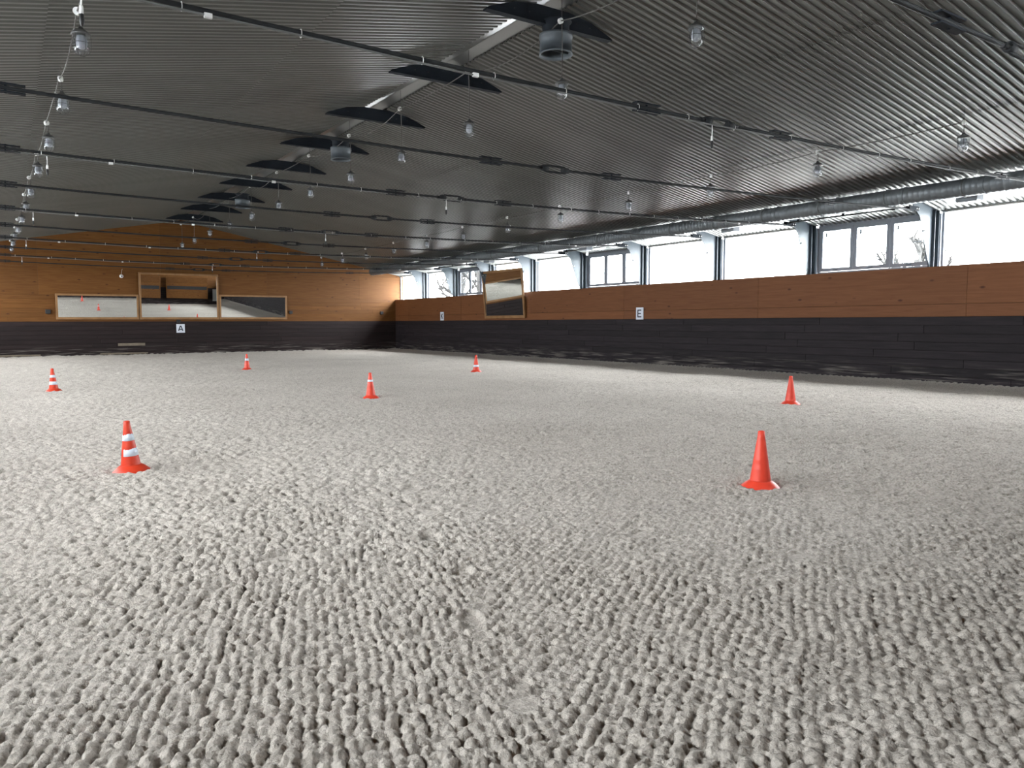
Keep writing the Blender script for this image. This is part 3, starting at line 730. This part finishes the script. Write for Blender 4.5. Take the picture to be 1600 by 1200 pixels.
for i, y in enumerate((8.45, 14.9, 21.4, 27.9)):
    r_ = thing('floodlight', 'flat grey floodlight under the roof beside the duct, %s' % ('nearest of four', 'second nearest of four', 'third nearest of four', 'farthest of four')[i], 'lamp', (17.25, y, 4.02), group='floodlights by the duct')
    MB().bev(-.13, .13, -.22, .22, 0.01, .17, 0.02, 2, -1).build('housing', M['lamp_box'], r_)
    MB().box(-.11, .11, -.19, .19, 0.0, .011).build('lens', M['lens'], r_)
    MB().box(-.02, .02, -.20, -.17, .17, zc(17.25) - 4.01).build('bracket', M['lamp_box'], r_)
    MB().box(-.02, .02, .17, .20, .17, zc(17.25) - 4.01).build('bracket', M['lamp_box'], r_)

# ---------------------------------------------------------------- mirrors
def mirror(name_label, w_, h_, loc, tilt, rz, fwid=0.085, extra=None):
    root = thing('wall_mirror', name_label, 'mirror', loc, group='riding mirrors')
    root.rotation_euler = (tilt, 0, rz)
    f = MB()
    f.bev(-w_ / 2, w_ / 2, -.05, .03, 0, fwid + .025, .006, 1, -1); f.bev(-w_ / 2, w_ / 2, -.05, .03, h_ - fwid, h_, .006, 1, -1)
    f.bev(-w_ / 2, -w_ / 2 + fwid, -.048, .03, fwid + .025, h_ - fwid, .006, 1, -1); f.bev(w_ / 2 - fwid, w_ / 2, -.048, .03, fwid + .025, h_ - fwid, .006, 1, -1)
    f.build('frame', M['frame'], root)
    MB().box(-w_ / 2 + fwid, w_ / 2 - fwid, -.012, .012, fwid + .02, h_ - fwid).build('mirror_glass', M['mirror'], root)
    if extra: extra(root)
    return root
def brackets(root_w, h_, depth):
    def f(root):
        for sx in (-1, 1): MB().box(sx * (root_w / 2 - .15) - .02, sx * (root_w / 2 - .15) + .02, .03, depth, h_ - .10, h_ - .05).build('bracket', M['navy'], root)
    return f
mirror('low wide mirror in a wooden frame, left of the tall one on the far wall', 3.36, 1.16, (3.60, YF - 0.06, 1.70), math.radians(2.75), 0, extra=brackets(3.36, 1.16, .09))
mirror('tall mirror in a wooden frame, middle of the three on the far wall', 3.56, 2.20, (7.09, YF - 0.07, 1.70), math.radians(2.4), 0, extra=brackets(3.56, 2.2, .13))
mirror('low wide mirror in a wooden frame, right of the tall one on the far wall', 3.36, 1.22, (10.58, YF - 0.06, 1.70), math.radians(2.75), 0, extra=brackets(3.36, 1.22, .09))
mirror('square mirror in a wooden frame, tilted forward on the right wall', 3.25, 2.12, (XR - 0.06, 28.42, 1.69), math.radians(4.6), -math.pi / 2, 0.10, extra=brackets(3.25, 1.1, .10))

# ---------------------------------------------------------------- dressage letters
def letter(ch):
    s = []
    def stroke(x0, z0, x1, z1, w_=.045):
        d = Vector((x1 - x0, z1 - z0)).normalized(); p = Vector((-d.y, d.x)) * w_ / 2
        s.append([(x0 + p.x, z0 + p.y), (x0 - p.x, z0 - p.y), (x1 - p.x, z1 - p.y), (x1 + p.x, z1 + p.y)])
    if ch == 'A': stroke(-.10, -.12, -.008, .13); stroke(.10, -.12, .008, .13); stroke(-.065, -.05, .065, -.05, .038)
    if ch == 'E': stroke(-.08, -.135, -.08, .135); stroke(-.08, .115, .09, .115, .04); stroke(-.08, 0, .07, 0, .04); stroke(-.08, -.115, .09, -.115, .04)
    if ch == 'K': stroke(-.08, -.135, -.08, .135); stroke(-.07, -.02, .085, .13); stroke(-.03, .02, .095, -.13)
    return s
def sign(ch, loc, rz, w_, h_, lab, lean=0.0):
    root = thing('letter_sign', lab, 'sign', loc); root.rotation_euler = (0, lean, rz)
    MB().bev(-w_ / 2, w_ / 2, -.022, 0, -h_ / 2, h_ / 2, .003, 1, -1).build('board', M['signw'], root)
    mb = MB()
    for i, q in enumerate(letter(ch)): mb.prism(q, 1, -.026 - .0004 * i, -.020)
    mb.build('letter', M['ink'], root)
sign('A', (7.09, YF - .012, 1.27), 0, .38, .42, 'white sign with black letter A on dark boards below the middle mirror')
sign('K', (XR - .01, 34.3, 1.83), -math.pi / 2, .36, .42, 'white sign with black letter K on the right wall')
sign('E', (XR - .01, 19.85, 1.80), -math.pi / 2, .36, .42, 'white sign with black letter E on the right wall')

# ---------------------------------------------------------------- small things on the far wall
for x, z, lab, s_ in ((1.62, 2.05, 'small black wall socket box left of the far mirrors', .10), (12.48, 2.07, 'small black wall socket box right of the far mirrors', .085), (17.6, 2.06, 'small black wall socket box near the right corner of the far wall', .085), (7.01, 1.61, 'small black wall socket box above the letter A sign', .09)):
    r_ = thing('wall_box', lab, 'box', (x, YF, z))
    MB().bev(-s_, s_, -.07 if z > 1.7 else -.03, 0, -s_ * .95, s_ * .95, .01, 1, -1).build('housing', M['black'], r_)
    MB().tube([(0, -.03, -s_ * .9), (0, -.03, -s_ * .95 - .03)], .012, 6).build('gland', M['black'], r_)
r_ = thing('wall_camera', 'small round white camera on the far wall above the left mirror', 'camera', (4.6, YF, 3.70))
MB().tube([(0, -.0, 0), (0, -.05, 0)], .06, 16).build('base', M['white'], r_)
MB().lathe([(.085 * math.sin(t), .085 * math.cos(t)) for t in [i * math.pi / 10 for i in range(11)]], 18, (0, -.10, 0)).build('ball', M['white'], r_)
MB().tube([(.01, -.17, -.01), (.012, -.19, -.012)], .032, 14).build('lens', M['black'], r_)
MB().tube([(0.0, -.03, .05), (.03, -.02, .22), (.06, -.015, .34)], .006, 5).build('cable', M['white'], r_)
pl = MB().bev(4.35, 5.5, YF - .03, YF - .006, .47, .60, .004, 1, -1).build('repair_board', M['plank_pale'])
tag(pl, 'short pale unpainted board nailed low on the dark far wall', 'board')
for (a, b, lab) in ((-1.2, 1.25, 'long pale sandy board lying along the foot of the far wall, at the left'), (3.6, 5.6, 'short pale sandy board along the foot of the far wall, below the repair board')):
    o = MB().bev(a, b, YF - .075, YF - .04, .09, .155, .005, 1, -1).build('foot_board', M['plank_pale']); tag(o, lab, 'board')

# ---------------------------------------------------------------- near end of the hall (seen in the mirrors)
def gate(x, y, z, w_, h_, rz, lab):
    r_ = thing('gallery_shutter', lab, 'shutter', (x, y, z), rz)
    for (a, b) in ((0, h_ * .30), (h_ * .30 + .01, h_ * .42), (h_ * .58, h_ * .74), (h_ * .74 + .01, h_)):
        MB().bev(-w_ / 2, w_ / 2, -.04, .04, a, b, .006, 1, 1).build('board', M['pineX'], r_)
    MB().box(-w_ / 2 + .02, w_ / 2 - .02, -.05, -.02, h_ * .40, h_ * .60).build('slot', M['black'], r_)
    for sx in (-1, 1): MB().box(sx * w_ / 2 - .04, sx * w_ / 2 + .04, -.05, .05, 0, h_).build('post', M['pineX'], r_)
gate(11.2, YN + .75, .62, 2.4, 2.0, 0.30, 'slatted pine gallery shutter at the near wall, the left one in the middle mirror')
gate(14.8, YN + .85, .62, 3.6, 2.0, 0.22, 'slatted pine gallery shutter at the near wall, the right one in the middle mirror')
wb = MB().bev(17.3, 18.0, YN + .05, YN + .09, .35, 1.5, .01, 1, 1).build('white_board', M['white']); tag(wb, 'upright white board in the near right corner, seen in the right far mirror', 'board')

# ---------------------------------------------------------------- bare trees outside the right windows
def tree(x, y, h, seed, lab):
    rnd = random.Random(seed); root = thing('bare_tree', lab, 'tree', (x, y, -0.4), group='bare trees outside')
    MB().tube([(0, 0, 0), (.1, 0, h * .25), (0, .05, h * .5), (.05, .1, h)], .11, 7).build('trunk', M['bark'], root)
    b = MB()
    def br(p, d, L, r, dep):
        q = p + d * L; m_ = p.lerp(q, .5) + Vector((rnd.uniform(-.1, .1), rnd.uniform(-.1, .1), .05)) * L
        b.tube([p, m_, q], r, 4, caps=False)
        if dep:
            for _ in range(3):
                nd = (d + Vector((rnd.uniform(-.7, .7), rnd.uniform(-.7, .7), rnd.uniform(-.1, .6)))).normalized(); br(p.lerp(q, rnd.uniform(.4, 1)), nd, L * rnd.uniform(.55, .75), r * .66, dep - 1)
    for i in range(9):
        t = .3 + .65 * i / 8; a = i * 2.4
        br(Vector((.04, .05, h * t)), Vector((math.cos(a), math.sin(a), .8)).normalized(), h * .28 * (1.2 - t * .6), .085, 3)
    b.build('branches', M['bark'], root)
tree(24.6, 41, 6.2, 3, 'bare tree outside, seen through the farthest casement window')
tree(28, 49, 7.4, 5, 'second bare tree outside, right of the first through the farthest casement')
tree(27.3, 15, 4.1, 8, 'low bare tree outside, seen through the nearest casement window')

# ---------------------------------------------------------------- cones
def cone(x, y, bands, lean, lab, m, h=0.52, torn=False):
    root = thing('traffic_cone', lab, 'cone', (x, y, 0.006), group='traffic cones')
    root.rotation_euler = (lean[0], lean[1], 0)
    k = h / 0.52
    R = lambda z: .083 + (.026 - .083) * (z - .075) / (.50 - .075)       # radius of the body at height z
    rb = .092
    MB().lathe([(0, .004), (.170, .0), (.176, .006), (.172, .016), (.135, .050), (.100, .074), (rb, .078), (.086, .072), (0, .07)], 40).build('base', m, root)
    rr_ = lambda z: rb + (.026 - rb) * (z - .076) / (.52 - .076)
    MB().lathe([(rr_(.076), .076), (rr_(.18), .18), (rr_(.185) + .0005, .183), (rr_(.19), .187), (rr_(.26), .26), (rr_(.263) + .0005, .263), (rr_(.267), .267), (rr_(.44), .44), (.0345, .46), (.029, .518), (.024, .522), (.018, .518), (.018, .49), (0, .49)], 40).build('body', m, root)
    for (z0, z1, seed) in bands:
        rnd = random.Random(seed); n = 40; vs = []; fs = []
        for i in range(n):
            a = 2 * math.pi * i / n
            t = z1 - (rnd.uniform(0, .012) if torn else 0) + (0.006 * math.sin(a * 2 + seed) if torn else 0)
            for (z, e) in ((z0, .0006), (z0 + .001, .0028), (t - .001, .0028), (t, .0006)):
                r_ = rr_(z) + e; vs.append((r_ * math.cos(a), r_ * math.sin(a), z))
        for i in range(n):
            j = (i + 1) % n
            if torn and seed % 2 == 1 and i in (20, 21, 22, 23): continue
            for q in range(3): fs.append((i * 4 + q, j * 4 + q, j * 4 + q + 1, i * 4 + q + 1))
        MB().add(vs, fs, True).build('reflective_band', M['band'], root)
    return root
D = math.radians
cone(5.60, 4.44, [], (0, 0), 'plain orange-red cone without bands, nearest on the right', M['cone'])
cone(1.00, 8.52, [(.170, .250, 3), (.325, .395, 4)], (D(1.0), D(-3.0)), 'orange cone with two white bands, nearest on the left, leaning left', M['cone2'], torn=True)
cone(11.75, 8.70, [], (0, 0), 'plain orange-red cone without bands, in front of the right wall', M['cone'])
cone(5.95, 14.07, [(.345, .385, 6)], (0, D(-1)), 'orange-red cone with one thin white band, in the middle of the arena', M['cone'])
cone(0.83, 19.59, [(.165, .235, 8), (.320, .380, 10)], (0, D(-1.5)), 'small distant orange cone with two white bands at the left edge', M['cone2'])
cone(6.38, 25.02, [(.310, .385, 12)], (0, 0), 'farthest orange-red cone, one white band near its top, below the mirrors', M['cone'])
cone(11.81, 19.87, [(.165, .225, 14)], (0, 0), 'distant orange-red cone with one low white band, left of the right wall', M['cone'])
